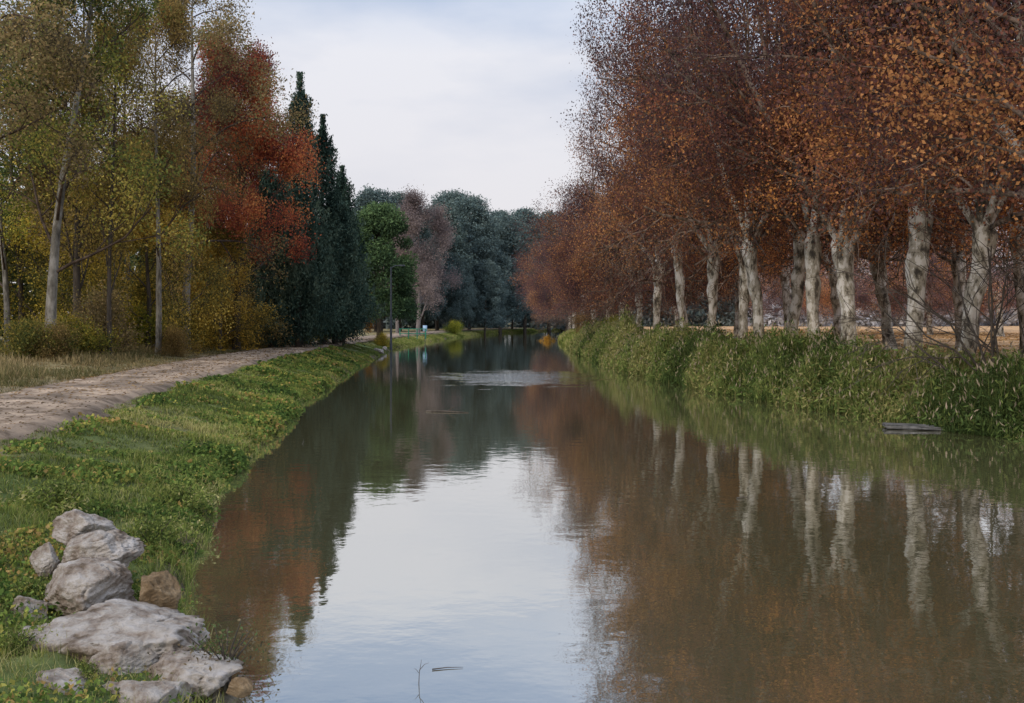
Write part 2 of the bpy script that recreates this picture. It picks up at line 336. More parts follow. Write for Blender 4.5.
# -------- left bank broadleaf trees
YG=[(.08,.10,.035),(.14,.165,.045),(.22,.23,.055),(.36,.32,.07),(.55,.42,.10)]
YE=[(.11,.11,.04),(.22,.18,.05),(.40,.29,.06),(.60,.41,.075),(.76,.54,.13)]
RD=[(.17,.055,.045),(.28,.08,.05),(.40,.11,.055),(.52,.16,.065),(.62,.27,.09)]
BR=[(.11,.085,.05),(.175,.13,.06),(.25,.185,.08),(.36,.25,.11),(.25,.22,.08)]
DG=[(.04,.06,.03),(.07,.09,.04),(.11,.13,.045),(.18,.18,.06)]
def slender(seed,H,r0,lean,cols,bark,n=13,Lm=3.6,low=.3,nl=14,ls=.13,spread=.32,droop=0.,ang=(20,50),name='poplar_tree',up=.03,cnt=(4,4,3),bias=0.,limba=(30,60),psc=.9,zmin=.8,dn=-.1):
    r=random.Random(seed); lx,ly=lean
    tr=[(lx*t**1.3+.12*math.sin(t*7+seed),ly*t+.1*math.cos(t*6+seed),H*t-.3,r0*(1-.85*t)*(1.25 if t==0 else 1)) for t in (0,.04,.15,.3,.45,.6,.75,.9,1)]
    limbs=[]
    for i in range(n):
        t=low+(1-low)*(i+.5)/n
        limbs.append((t,i*2.4+r.uniform(-.4,.4),R(r.uniform(*limba)),Lm*(1.15-.75*(t-low)/(1-low))*r.uniform(.8,1.2),r0*.36*(1.1-.7*t)))
    return make_tree(name,seed,tr,limbs,cnt,.55,up,.12,ang,nl,ls,spread,cols,lambda z:z*0+bias,bark,M_leaf,droop=droop,psc=psc,zmin=zmin,dn=dn,pamp=.5)
def put(o,px,y,rz,label,cat,sc=1,group=None,x=None,tint=None):
    x=(px-512)/F*y if x is None else x; o.location=(x,y,gz(x,y)-.05); o.rotation_euler=(0,0,rz); o.scale=(sc,)*3 if not hasattr(sc,'__len__') else sc
    if tint:
        for ch in o.children:
            if ch.name.startswith(('crown','foliage')): ch.color=(*tint,1)
    return tag(o,label,cat,group)
A=slender(21,16,.20,(1.6,.5),YG,M_pale,Lm=3.8,low=.28,n=15,nl=10,ls=.12)
put(A,48,34,0,'pale leaning poplar with thin yellow green leaves, leftmost by the track','poplar')
B=slender(22,15,.17,(.4,.2),BR,M_dark,Lm=3.4,low=.25,n=15,nl=9,name='broadleaf_tree')
put(B,78,39,1,'dark trunked tree with dull olive leaves beside the leaning poplar','tree')
Cc=slender(23,17,.22,(.3,0),BR,M_pale,Lm=4.4,low=.36,n=15,nl=15,ls=.115,droop=.7,up=-.1,name='poplar_tree')
put(Cc,188,45,.5,'tall straight pale trunked tree with drooping brown leaves above yellow shrubs','poplar')
D=slender(24,15,.26,(.2,.2),RD,M_dark,Lm=4.1,low=.34,n=20,nl=19,ls=.13,spread=.38,name='red_leaved_tree',bias=.0,zmin=4.6,limba=(30,70),dn=-.5)
put(D,238,50,.9,'rust red leaved tree left of the dark cypresses','tree',(.82,.82,1.0))
E=slender(25,8.5,.14,(.2,.2),YE,M_dark,Lm=3.2,low=.1,n=12,nl=15,ls=.12,name='yellow_leaved_tree',dn=.1)
put(E,146,42,0,'small golden yellow tree between the leaning poplar and pale trunk','tree',(.85,.85,.95))
E2=dup(E,(0,0,0),2,1,'x'); put(E2,222,48,2.2,'small golden yellow tree under the red leaved crown','tree',(.75,.75,.66),tint=(1,.92,.85))
E3=dup(E,(0,0,0),2,1,'x'); put(E3,108,44,4.1,'low yellow brown tree behind the dark trunk','tree',.85,tint=(.85,.9,.8))
E4=dup(A,(0,0,0),2,1,'x'); put(E4,8,44,2.6,'yellow green poplar at the left picture edge','poplar',(.8,.8,.9),tint=(.9,1.,.8))
E5=dup(Cc,(0,0,0),2,1,'x'); put(E5,128,52,3.6,'tall tree with dangling brown twigs behind the golden tree','poplar',(.8,.8,1.05),tint=(1,1.1,.9))
E6=dup(B,(0,0,0),2,1,'x'); put(E6,20,48,3.0,'dark green leaved tree behind the leftmost poplar','tree',1.0,tint=(.55,.8,.55))
E7=dup(D,(0,0,0),2,1,'x'); put(E7,252,66,2.0,'dark red tree tucked behind the first cypress','tree',(.7,.7,.95),tint=(.8,.75,.75))
E8=dup(E,(0,0,0),2,1,'x'); put(E8,357,84,.4,'small orange tree between the cypresses and the round pine','tree',(.4,.4,.66),tint=(1.1,.75,.7))
E9=dup(B,(0,0,0),2,1,'x'); put(E9,168,60,5,'dim olive tree behind the pale straight trunk','tree',1.0,tint=(.8,.9,.7))
E10=dup(Cc,(0,0,0),2,1,'x'); put(E10,-30,30,1.6,'tree past the left edge with brown boughs drooping into the top left corner','poplar',.95)
E11=dup(E,(0,0,0),2,1,'x'); put(E11,178,58,5.1,'tall narrow yellow tree just behind the pale straight trunk','tree',(.8,.8,1.25),tint=(.9,.95,.8))
E12=dup(B,(0,0,0),2,1,'x'); put(E12,60,52,1.9,'thin dark trunk rising between the two leftmost poplars','tree',(.7,.7,1.0),tint=(1,1.1,.8))
E13=dup(Cc,(0,0,0),2,1,'x'); put(E13,158,40,4.6,'thin trunk with drooping twigs left of the straight pale trunk','poplar',(.6,.6,.85),tint=(1.2,1.1,.8))
E14=dup(B,(0,0,0),2,1,'x'); put(E14,110,36,.6,'slim dark trunk in front of the golden tree','tree',(.55,.55,.95),tint=(1.3,1.3,.8))
E15=dup(E,(0,0,0),2,1,'x'); put(E15,66,46,3.3,'half hidden golden tree between the leaning poplar and the slim dark trunk','tree',(.9,.9,1.1),tint=(.9,.95,.8))
E16=dup(Cc,(0,0,0),2,1,'x'); put(E16,206,58,5.4,'brown leaved tree between the pale trunk and the rust red crown','poplar',(.7,.7,.9),tint=(1.1,1.,.8))
# bare tree
Bt=slender(31,14.5,.3,(.2,0),[(.19,.15,.14),(.25,.195,.175),(.31,.24,.20)],M_mauve,n=16,Lm=5.6,low=.2,nl=17,ls=.16,spread=.42,name='bare_tree',ang=(18,45))
put(Bt,418,122,0,'mauve brown nearly bare tree in front of the dark pines','tree',1.08)
Bt2=dup(Bt,(0,0,0),2,1,'x'); put(Bt2,398,128,2,'smaller greyish bare tree left of the mauve one','tree',.85)
# cypress
CG=[(.025,.043,.033),(.038,.062,.046),(.053,.085,.06),(.077,.112,.076),(.105,.14,.092)]
def cypress(seed,H,Rr,n=26000,conic=.8):
    rng=np.random.default_rng(seed); root=empty('cypress_tree')
    tb=Bag(); zz=np.linspace(-.2,H*.93,12); tube(tb,np.stack([.03*np.sin(zz),.03*np.cos(zz),zz],1),np.linspace(.24,.02,12),8,.05); tb.build('trunk',M_dark,root,True,False)
    ns=340; t=rng.uniform(.0,1,ns)**1.1; az=rng.uniform(0,6.283,ns)
    pr=np.minimum(1,((t+.03)/.16))**.5*(1-t)**conic
    rr=Rr*pr*rng.uniform(.3,1.15,ns)*(1+.16*np.sin(az*3+t*9+seed))
    base=np.stack([rr*np.cos(az),rr*np.sin(az),.3+t*H*.88],1); ln=rng.uniform(.9,2.0,ns)*(1-.4*t)
    out=np.stack([np.cos(az),np.sin(az),np.zeros(ns)],1)
    idx=rng.integers(0,ns,n); s=rng.uniform(0,1,n)
    P=base[idx]+(np.array([0,0,1.])*ln[idx][:,None]+out[idx]*.22*ln[idx][:,None])*s[:,None]+rng.normal(0,1,(n,3))*(.27*(1.1-s))[:,None]
    P[:,2]=np.minimum(P[:,2],H+rng.normal(0,.1,n))
    m=rng.uniform(0,1,n)<.05
    P[m]=np.stack([rng.normal(0,.10,m.sum()),rng.normal(0,.10,m.sum()),rng.uniform(H*.78,H*1.01,m.sum())],1)
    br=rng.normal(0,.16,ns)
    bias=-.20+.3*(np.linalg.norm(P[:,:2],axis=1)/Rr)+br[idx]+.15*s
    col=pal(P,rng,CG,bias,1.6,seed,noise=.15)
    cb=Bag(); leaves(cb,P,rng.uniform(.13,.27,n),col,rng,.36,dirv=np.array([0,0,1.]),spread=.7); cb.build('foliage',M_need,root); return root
put(cypress(41,17.2,2.0,30000,.6),300,60,0,'tallest slim dark cypress with a pointed tip','cypress')
put(cypress(42,15.2,2.4,30000,.66),323,63,0,'second tallest cypress, just right of the tallest one','cypress')
put(cypress(43,10.5,2.3,30000,.55),272,56,0,'broad dark cypress left of the tallest one','cypress')
put(cypress(44,12.8,2.5,26000,.7),342,69,0,'feathery cypress at the right end of the cypress clump','cypress')
put(cypress(45,9.4,2.4,26000,.55),298,56,0,'low wide cypress in front of the two tallest','cypress')
put(cypress(46,12.6,2.6,22000,.55),286,66,0,'dark cypress filling the back of the clump','cypress')
put(cypress(47,10.2,2.3,22000,.55),335,64,0,'low cypress beside the feathery one','cypress')
# pines
def pine(seed,H,Rr,cb0,cols,n=26000,ls=.3,flat=.75,ncl=70,cr_=(.22,.36)):
    rng=np.random.default_rng(seed); root=empty('pine_tree')
    tb=Bag(); zz=np.linspace(-.3,H*.85,12); tube(tb,np.stack([.2*np.sin(zz*.4+seed)-.2*math.sin(seed),.15*np.cos(zz*.3),zz],1),np.linspace(.32,.08,12),8,.08); tb.build('trunk',M_dark,root,True,False)
    az=rng.uniform(0,6.283,ncl); u=rng.uniform(-.35,1,ncl); rr=np.sqrt(np.clip(1-u*u,0,1))*rng.uniform(.5,1,ncl)
    cen=np.stack([Rr*.8*rr*np.cos(az),Rr*.8*rr*np.sin(az),cb0+ (H-cb0)*.9*(u+.35)/1.35],1)
    for q in range(0,ncl,10):
        lb=Bag(); c=cen[q]; b=np.array([0,0,max(cb0*.8,c[2]-1.8)]); mid=(b+c)/2+np.array([0,0,-.2]); tube(lb,[b,mid,c],[.11,.07,.03],5); lb.build('limb',M_dark,root,True,False)
    idx=rng.integers(0,ncl,n); v=norm(rng.normal(size=(n,3)))*rng.uniform(.4,1.2,(n,1)); rad=rng.uniform(*cr_,ncl)*Rr
    P=cen[idx]+v*rad[idx][:,None]*np.array([1,1,flat])
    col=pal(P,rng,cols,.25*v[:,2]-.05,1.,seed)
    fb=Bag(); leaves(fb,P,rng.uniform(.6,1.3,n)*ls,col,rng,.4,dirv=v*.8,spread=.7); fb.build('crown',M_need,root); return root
PG=[(.045,.075,.038),(.065,.105,.045),(.09,.14,.056),(.12,.18,.07)]
PB=[(.066,.095,.088),(.088,.123,.11),(.11,.15,.13),(.138,.178,.15)]  # far pine greens with bluish haze mixed into the needle colour
put(pine(51,13.0,3.9,2.6,PG,42000,.27,.8,120,(.16,.30)),379,84,0,'bright green round headed pine right of the cypresses','pine')
p1=pine(52,24,7.8,4,PB,48000,.42,.85,170,(.13,.26)); p2=pine(53,22,6.8,3.5,PB,42000,.42,.85,150,(.13,.26))
put(p1,400,158,0,'tall dark pine with domed crown at the left of the far clump','pine',1.0)
put(p2,438,172,1,'dark pine with domed crown behind the mauve bare tree','pine',1.12)
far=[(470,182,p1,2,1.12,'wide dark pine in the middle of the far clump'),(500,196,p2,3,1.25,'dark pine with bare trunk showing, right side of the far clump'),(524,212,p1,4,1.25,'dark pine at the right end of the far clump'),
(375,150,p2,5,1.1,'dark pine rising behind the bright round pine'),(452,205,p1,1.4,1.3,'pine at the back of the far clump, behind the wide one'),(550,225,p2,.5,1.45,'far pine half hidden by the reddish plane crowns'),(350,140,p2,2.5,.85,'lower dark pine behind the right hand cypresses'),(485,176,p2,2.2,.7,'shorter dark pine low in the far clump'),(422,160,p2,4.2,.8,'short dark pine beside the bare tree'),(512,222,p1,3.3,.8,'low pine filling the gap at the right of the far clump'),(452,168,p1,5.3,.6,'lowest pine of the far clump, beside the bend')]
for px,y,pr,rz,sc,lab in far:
    f=1+(y-150)/300; put(dup(pr,(0,0,0),0,1,lab),px,y,rz,lab,'pine',sc,'dark pines at the end of the canal',tint=(f,f,f*1.05))  # tint lightens with distance, painting more haze into farther pines
# ------------------------------------------------------------------ far woods (stuff)
def wood(name,label,boxs,n,cols,ls,seed):
    rng=np.random.default_rng(seed); cen=[];rad=[]
    for (x0,x1,y0,y1,h0,h1,kk) in boxs:
        x=rng.uniform(x0,x1,kk);y=rng.uniform(y0,y1,kk);h=rng.uniform(h0,h1,kk)
        for a,b,c in zip(x,y,h):
            for s in range(5):
                cen.append((a+rng.normal(0,1.4),b+rng.normal(0,1.4),1+c*(s+.6)/5.2)); rad.append(rng.uniform(1.5,2.8)*(1.15-.12*s)*(c/10)**.5)
    cen=np.array(cen);rad=np.array(rad); idx=rng.integers(0,len(cen),n); v=norm(rng.normal(size=(n,3)))*rng.uniform(.6,1.1,(n,1))
    P=cen[idx]+v*rad[idx][:,None]; P[:,2]=np.maximum(P[:,2],.6)
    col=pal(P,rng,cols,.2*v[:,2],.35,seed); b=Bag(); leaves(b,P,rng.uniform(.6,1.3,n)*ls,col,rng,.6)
    tag(b.build(name,M_leaf),label,'woodland',kind='stuff')
wood('dark_woodland','dark green wood filling the gaps behind the left bank trees',[(-46,-27,44,62,8,13,42),(-40,-24,64,100,8,12,44),(-60,-44,30,60,9,13,26),(-36,-28,28,42,5,9,12)],80000,DG+[(.25,.22,.08)],.42,61)
wood('distant_woodland','far haze tinted wood closing the end of the canal',[(-70,-14,200,240,11,17,50),(-20,60,240,275,13,20,90)],110000,[(.12,.155,.15),(.15,.185,.17),(.18,.205,.19)],1.15,62)  # blue-grey leaf colours have the distance haze painted in
wood('haze_tinted_woodland','low pale haze tinted wood beyond the field on the right',[(60,190,215,300,8,15,170)],120000,[(.42,.42,.43),(.47,.46,.46),(.50,.48,.46)],1.3,63)  # haze is only in the pale grey leaf colours, no volume
# ------------------------------------------------------------------ shrubs
def shrub(seed,Rr,H,cols,n=5000,ls=.09,name='shrub',droop=0):
    rng=np.random.default_rng(seed); root=empty(name); sb=Bag(); ks=9
    for q in range(ks):
        a=q*2.4; L=H*rng.uniform(.6,1); e=np.array([math.cos(a)*Rr*.7*rng.uniform(.3,1),math.sin(a)*Rr*.7*rng.uniform(.3,1),L])
        pts=[np.array([0,0,-.1]),e*np.array([.3,.3,.5]),e]; tube(sb,pts,np.array([.025,.018,.006])*min(1,H),4)
    sb.build('stems',M_dark,root,True,False)
    ncl=26; cen=np.stack([rng.normal(0,.42,ncl)*Rr,rng.normal(0,.42,ncl)*Rr,rng.uniform(.15,.85,ncl)*H],1)
    f=1-.5*(cen[:,2:]/H); cen[:,:2]*=f*1.4
    idx=rng.integers(0,ncl,n); P=cen[idx]+rng.normal(0,1,(n,3))*np.array([.2*Rr,.2*Rr,.14*H]); P[:,2]=np.maximum(P[:,2],.02)
    col=pal(P,rng,cols,.2*(P[:,2]/H-.5),2.2/Rr,seed); b=Bag(); leaves(b,P,rng.uniform(.6,1.3,n)*ls,col,rng,.5,droop=droop); b.build('foliage',M_leaf,root); return root
S1=shrub(71,1.4,2.2,YE,9000,.11); S2=shrub(72,1.3,1.8,YG,9000,.10); S3=shrub(73,1.5,2.6,BR,9000,.10)
sh=[(S1,160,44,1.2,(1,1,1),'golden shrub at the foot of the pale straight trunk, left side'),(S2,30,32,.8,(.8,.75,.8),'olive shrub below the leftmost poplar'),(S3,100,37,1.0,(1,1,1),'brown twiggy shrub right of the dark trunk'),
(S1,222,50,1.3,(.95,.85,.75),'tawny shrub under the red leaved tree'),(S2,130,42,1.2,(1.2,1.1,.7),'yellow green shrub between two trunks by the track'),(S3,246,54,1.2,(.9,.9,.8),'brown shrub left of the cypress foot'),
(S2,66,35,.9,(1,.9,.7),'low olive shrub in front of the dark trunk'),(S1,196,46,.9,(1,.9,.7),'straw coloured shrub right of the pale straight trunk'),(S2,300,62,1.1,(.6,.8,.6),'dark shrub at the cypress feet'),
(S3,52,32,.5,(1.,.95,.8),'low brown scrub in front of the leaning poplar'),(S3,176,40,.5,(1.1,1,.8),'low brown scrub by the track below the golden shrubs'),
(S1,383,80,.5,(.8,.85,.6),'low yellowish bush on the bank corner, below the round pine'),(S2,338,92,.9,(.6,.8,.5),'green bush left of the round pine'),(S1,548,120,.7,(1,.75,.6),'golden bush at the far waterline on the right'),(S3,586,96,.9,(1,.8,.7),'brown bush at the foot of the middle distance plane trees'),(S2,455,150,1.2,(.8,.9,.6),'far green bush at the bend of the canal'),(S2,610,78,1.0,(.8,.9,.6),'green bush at the far end of the reeds')]
used=set()
for s,px,y,sc,ti,lab in sh:
    o=s if id(s) not in used else dup(s,(0,0,0),0,1,lab); used.add(id(s)); put(o,px,y,px*.7,lab,'shrub',sc,tint=ti)
# ------------------------------------------------------------------ grass
rng=np.random.default_rng(5)
def samp(n,y0,y1,power=1.):
    u=rng.uniform(0,1,n); return y0*(y1/y0)**(u**power)
def offrocks(x,y,keepf=.5):
    dL=XL(y)-x; px=512+x/y*F; inr=(y<8.9)&(px>45)&(dL<2.3)
    return (~inr)|(rng.uniform(0,1,len(x))<keepf)
GR=[(.075,.10,.03),(.12,.155,.038),(.175,.21,.05),(.25,.27,.065),(.40,.35,.14)]
n=190000; y=samp(n,4.2,110,.85); w=np.maximum(XL(y)-XP(y)-.05,.5); dn_=rng.uniform(-.02,1,n); d=dn_*w; x=XL(y)-d
kp=offrocks(x,y); x,y,d,dn_=x[kp],y[kp],d[kp],dn_[kp]; n=len(x)
P=np.stack([x,y,zg(x,y)-.01],1); P2=P[:,:2]
tall=1+.5*np.clip(cl(P2,3.2,31),-1,1.5)+1.0*np.clip(1-d/.5,0,1)*rng.uniform(0,1,n)
h=rng.uniform(.04,.11,n)*tall*(1-.45*np.clip((dn_-.75)/.25,0,1))*np.interp(y,[8,30,60],[1,1,.6]); wd=.006*(np.maximum(y,6)/8)**.85
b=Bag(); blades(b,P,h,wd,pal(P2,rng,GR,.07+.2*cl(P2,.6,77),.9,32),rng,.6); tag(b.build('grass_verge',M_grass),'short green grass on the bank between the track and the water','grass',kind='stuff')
n=130000; y=samp(n,4.2,60,.9); w=np.maximum(XL(y)-XP(y)-.3,.5); d=(rng.uniform(0,1,n)**1.3)*w; x=XL(y)-d+rng.normal(0,.04,n)
P2=np.stack([x,y],1); k=(cl(P2,2.6,33)+.25>rng.uniform(-.2,.9,n))&offrocks(x,y); x,y,d=x[k],y[k],d[k]; P2=P2[k]
z=zg(x,y)+rng.uniform(.0,1,len(x))*.14*(1+1.2*np.clip(cl(P2,1.5,36),-.5,1))*np.interp(y,[10,40],[1,.5]); P=np.stack([x,y,np.maximum(z,.02)],1)
b=Bag(); leaves(b,P,rng.uniform(.025,.06,len(x))*(np.maximum(y,6)/8)**.7,pal(P2,rng,[(.055,.085,.025),(.09,.145,.035),(.14,.20,.045),(.21,.27,.06),(.38,.34,.08),(.4,.26,.09)],.1*cl(P2,.7,78),1.1,34),rng,.7)
tag(b.build('bank_weeds',M_leaf),'low leafy weeds spreading over the left bank','weeds',kind='stuff')
n=70000; y=samp(n,10,95,.9); q=rng.uniform(0,1,n)**1.2*9; x=XP(y)-PW-.05-q; P=np.stack([x,y,zg(x,y)-.01],1)
h=rng.uniform(.10,.32,n)*(1+.6*cl(P[:,:2],1.3,37))*(.4+np.clip(q/4,0,1)*1.0); wd=.008*(y/10)**.8
b=Bag(); blades(b,P,np.maximum(h,.05),wd,pal(P[:,:2],rng,[(.11,.105,.04),(.16,.145,.06),(.23,.18,.08),(.31,.23,.11),(.38,.29,.15)],-.03,.7,38),rng,.5); tag(b.build('dry_grass',M_grass),'tall dry tan grass along the far side of the dirt track','grass',kind='stuff')
# reeds
n=120000; y=samp(n,15,84,.95); dd=rng.uniform(-.2,2.3,n); x=XR(y)+dd; P2=np.stack([x,y],1)
cx=cl(P2,2.4,41)+.5*cl(P2,.9,47); P=np.stack([x,y,np.maximum(zg(x,y),-.05)],1)
h=np.maximum(rng.uniform(.55,1.15,n)+.45*cx,.25)*np.interp(dd,[-.2,.3,1.2,2.3],[.5,.9,1.03,.7])*np.clip((88-y)/12,0.3,1)*np.interp(y,[15,22,35,60],[.76,.84,1.02,1.15])
wd=.013*(y/20)**.6*rng.uniform(.6,1.3,n)
bt=.24*cl(P2,.7,79)
colr=pal(P2,rng,[(.045,.068,.022),(.075,.11,.032),(.115,.155,.042),(.17,.20,.056),(.29,.26,.10)],.04+bt,.8,42)
tip=colr*1.3+np.array([.10,.07,.02])*rng.uniform(0,1,(n,1))
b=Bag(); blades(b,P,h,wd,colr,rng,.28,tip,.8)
n2=150000; ii=rng.integers(0,n,n2); s=rng.uniform(.2,.98,n2); PP=P[ii].copy(); PP[:,2]+=h[ii]*s; PP+=rng.normal(0,.06,(n2,3))
leaves(b,PP,rng.uniform(.09,.21,n2)*(y[ii]/25)**.5,colr[ii]*rng.uniform(.75,1.5,(n2,1)),rng,.28,dirv=np.array([0,0,.5]),spread=.75)
n3=7000; ii=rng.integers(0,n,n3); PP=P[ii].copy(); PP[:,2]+=h[ii]*rng.uniform(.9,1.2,n3)
leaves(b,PP,rng.uniform(.10,.22,n3),np.array([.42,.33,.22])*rng.uniform(.7,1.2,(n3,1)),rng,.2,dirv=np.array([0,0,2.]),spread=.7)
tag(b.build('reeds',M_grass),'tall green reeds crowding the right waterline','reeds',kind='stuff')
n=40000; y=samp(n,60,230,1.); dd=rng.uniform(-.1,6,n); x=XR(y)+dd; P=np.stack([x,y,zg(x,y)],1)
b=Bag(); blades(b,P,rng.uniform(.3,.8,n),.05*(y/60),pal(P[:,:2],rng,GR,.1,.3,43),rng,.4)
y=samp(n,90,260,1.); dd=rng.uniform(-.1,1.6,n); x=XL(y)-dd; P=np.stack([x,y,zg(x,y)],1)
blades(b,P,rng.uniform(.06,.14,n),.05*(y/60),pal(P[:,:2],rng,GR,.1,.3,44),rng,.4)
tag(b.build('far_bank_grass',M_grass),'rough grass on both banks in the distance','grass',kind='stuff')
# fallen leaves
n=60000; y=samp(n,16,140,1.); dd=2.0+rng.uniform(0,1,n)**1.2*38; x=XR(y)+dd; P=np.stack([x,y,zg(x,y)+.015],1)
b=Bag(); cf=pal(P[:,:2],rng,[(.20,.10,.04),(.36,.19,.07),(.55,.32,.12),(.65,.43,.19)],0,.5,45)
leaves(b,P,rng.uniform(.12,.22,n)*(y/30)**.5,cf,rng,.7,spread=1.)
V=b.V[-1].reshape(-1,4,3); V[...,2]=P[:,None,2]+(V[...,2]-P[:,None,2])*.25
n=14000; y=samp(n,6,80,1.); x=XP(y)-rng.uniform(-1,PW+5,n)
P=np.stack([x,y,np.maximum(zg(x,y),.93*((x<XP(y))&(x>XP(y)-PW)))+.02],1); leaves(b,P,rng.uniform(.04,.08,n)*(y/12)**.5,pal(P[:,:2],rng,[(.12,.08,.04),(.22,.13,.05),(.34,.22,.09)],0,.5,46),rng,.7)
V=b.V[-1].reshape(-1,4,3); V[...,2]=P[:,None,2]+(V[...,2]-P[:,None,2])*.25
tag(b.build('fallen_leaves',M_leaf),'orange brown fallen leaves scattered on the ground','fallen leaves',kind='stuff')
# ------------------------------------------------------------------ rocks
import bmesh
def rock(seed,sx,sy,sz,mat_,loc,rz,label,group=None,name='boulder'):
    bm=bmesh.new(); bmesh.ops.create_icosphere(bm,subdivisions=6,radius=1.)
    V=np.array([v.co[:] for v in bm.verts]); r=np.random.default_rng(seed)
    k=12; nn=norm(r.normal(size=(k,3))); dd=r.uniform(.55,.92,k)
    q=np.maximum(V@nn.T,1e-3)/dd; rad=(np.sum(q**44,1))**(-1/44.)
    rad=np.minimum(rad,1.12)
    W=V*rad[:,None]; W*=(1+.02*cl(W,4,seed+1)+.03*cl(W,10,seed+2)+.02*cl(W,24,seed+3)+.009*cl(W,50,seed+4)-.07*np.exp(-(cl(W,3.2,seed+5)/.05)**2)-.04*np.exp(-(cl(W,6,seed+6)/.04)**2))[:,None]
    W/=np.abs(W).max(0); W*=np.array([sx,sy,sz])/2
    for v,w_ in zip(bm.verts,W): v.co=w_
    for f in bm.faces: f.smooth=True
    m=bpy.data.meshes.new(name); bm.to_mesh(m); bm.free(); m.materials.append(mat_)
    o=bpy.data.objects.new(name,m); C.objects.link(o); o.location=loc; o.rotation_euler=(r.uniform(-.1,.1),r.uniform(-.1,.1),rz)
    return tag(o,label,'rock',group)
rk=[(84,525,62,30,8.3,M_rock,'pale boulder at the top of the rock pile',.05),(94,552,88,38,7.8,M_rock,'rounded grey boulder second from the top of the pile',.0),(90,588,98,50,7.2,M_rock,'large pale boulder with a sloping face in the middle of the pile',-.3),
(156,594,44,40,7.15,M_rockb,'brown angular stone at the right edge of the pile',.3),(112,631,172,58,6.6,M_rock,'biggest pale boulder, lying lengthwise low in the pile',.1),(118,666,100,48,6.15,M_rock,'pale boulder under the biggest one at the bottom edge',.4),
(192,670,104,42,6.15,M_rock,'flat light boulder reaching into the water',-.1),(46,556,32,28,7.7,M_rock,'small grey stone half hidden in weeds left of the pile',0),(32,606,38,32,7.0,M_rock,'small stone at the left edge in the grass',0),(42,640,54,40,6.5,M_rock,'small pale stone left of the biggest boulder',.4),(240,684,26,18,5.95,M_rockb,'dark wet stone at the waterline tip of the pile',0),
(60,686,84,48,5.85,M_rock,'weed ringed boulder in the bottom left corner',.2),(150,700,110,42,5.8,M_rock,'low boulder cut by the bottom edge, nearest of the pile',.3)]
for q,(px,py,w_,h_,y,mm,lab,rz) in enumerate(rk):
    s=y/F; rock(500+q,w_*s*1.08,w_*s*.85,h_*s*1.3,mm,((px-512)*s,y,CH-(py-HZ)*s-.03),rz,lab,'boulders piled on the left bank')
for q,(px,y,w_) in enumerate([(376,70,.9),(384,76,.6)]):
    x=float(XL(y))-.2; rock(240+q,w_,w_*.8,.5,M_rock,(x,y,.25),q,['pale stone at the bank corner below the round pine','smaller pale stone just beyond the bank corner stone'][q])
# ------------------------------------------------------------------ small things
bm=bmesh.new(); bmesh.ops.create_cube(bm,size=1.); bmesh.ops.scale(bm,vec=(1.6,.6,.08),verts=bm.verts)
bmesh.ops.subdivide_edges(bm,edges=bm.edges[:],cuts=5,use_grid_fill=True)
r=random.Random(4)
for v in bm.verts: v.co.x+=r.uniform(-.03,.03); v.co.y+=r.uniform(-.03,.03); v.co.z+=r.uniform(-.012,.012)
bmesh.ops.bevel(bm,geom=[e for e in bm.edges if e.calc_face_angle(0)>1.],offset=.012,segments=2,affect='EDGES')
m=bpy.data.meshes.new('stone_slab'); bm.to_mesh(m); bm.free(); m.materials.append(M_slab); o=bpy.data.objects.new('stone_slab',m); C.objects.link(o); o.location=(9.2,21.3,.05); o.rotation_euler=(0,.02,-.25)
tag(o,'flat grey slab at the waterline below the right hand reeds','slab')
y=79.; x=(391-512)/F*y; o=empty('lamp_post',(x,y,gz(x,y)))
b=Bag(); tube(b,[(0,0,-.2),(0,0,.8),(0,0,4),(0,0,7.0)],[.12,.10,.08,.06],10); b.build('pole',M_steel,o,True,False)
b=Bag(); tube(b,[(0,0,6.9),(.3,0,7.1),(.7,0,7.15)],[.04,.035,.03],6); b.build('arm',M_steel,o,True,False)
b=Bag(); box(b,(.9,0,7.13),(.5,.2,.12)); b.build('lamp_head',M_steel,o,color=False)
tag(o,'thin dark lamp post beside the track under the round pine','lamp post')
o=empty('railing',((400-512)/F*106,106,gz(-12,106)),.12)
for q in range(4):
    b=Bag(); tube(b,[(q*.95,0,-.1),(q*.95,0,1.05)],[.06,.06],8); b.build('post',M_green,o,True,False)
for z in (.5,1.02):
    b=Bag(); tube(b,[(-.1,0,z),(1.4,0,z),(2.95,0,z)],[.045]*3,8); b.build('rail',M_green,o,True,False)
tag(o,'low green railing on the bank at the far end of the track','railing')
x,y=(425-512)/F*112,112.; o=empty('sign',(x,y,gz(x,y)))
b=Bag(); tube(b,[(0,0,-.1),(0,0,1.9)],[.04,.04],8); b.build('post',M_steel,o,True,False)
b=Bag(); box(b,(0,-.06,1.65),(.5,.04,.7)); b.build('panel',M_sign,o,color=False)
tag(o,'small pale blue sign on a post beside the green railing','sign')
def stick(name,pts,rad,label,cat,mt=M_dark):
    b=Bag()
    for p,rr in zip(pts,rad): tube(b,p,np.linspace(rr,rr*.3,len(p)),5)
    return tag(b.build(name,mt,None,True,False),label,cat)
stick('floating_branch',[[(-2.3,25.4,.01),(-1.9,25.3,.03),(-1.5,25.2,.02),(-1.15,25.1,.01)],[(-1.7,25.25,.02),(-1.6,25.2,.12),(-1.5,25.2,.14)]],[.03,.015],'dark branch floating in mid canal','branch')
stick('floating_twig',[[(-.55,6.55,.006),(-.45,6.58,.008),(-.34,6.59,.006)]],[.005],'short twig lying on the water at the bottom edge','twig')
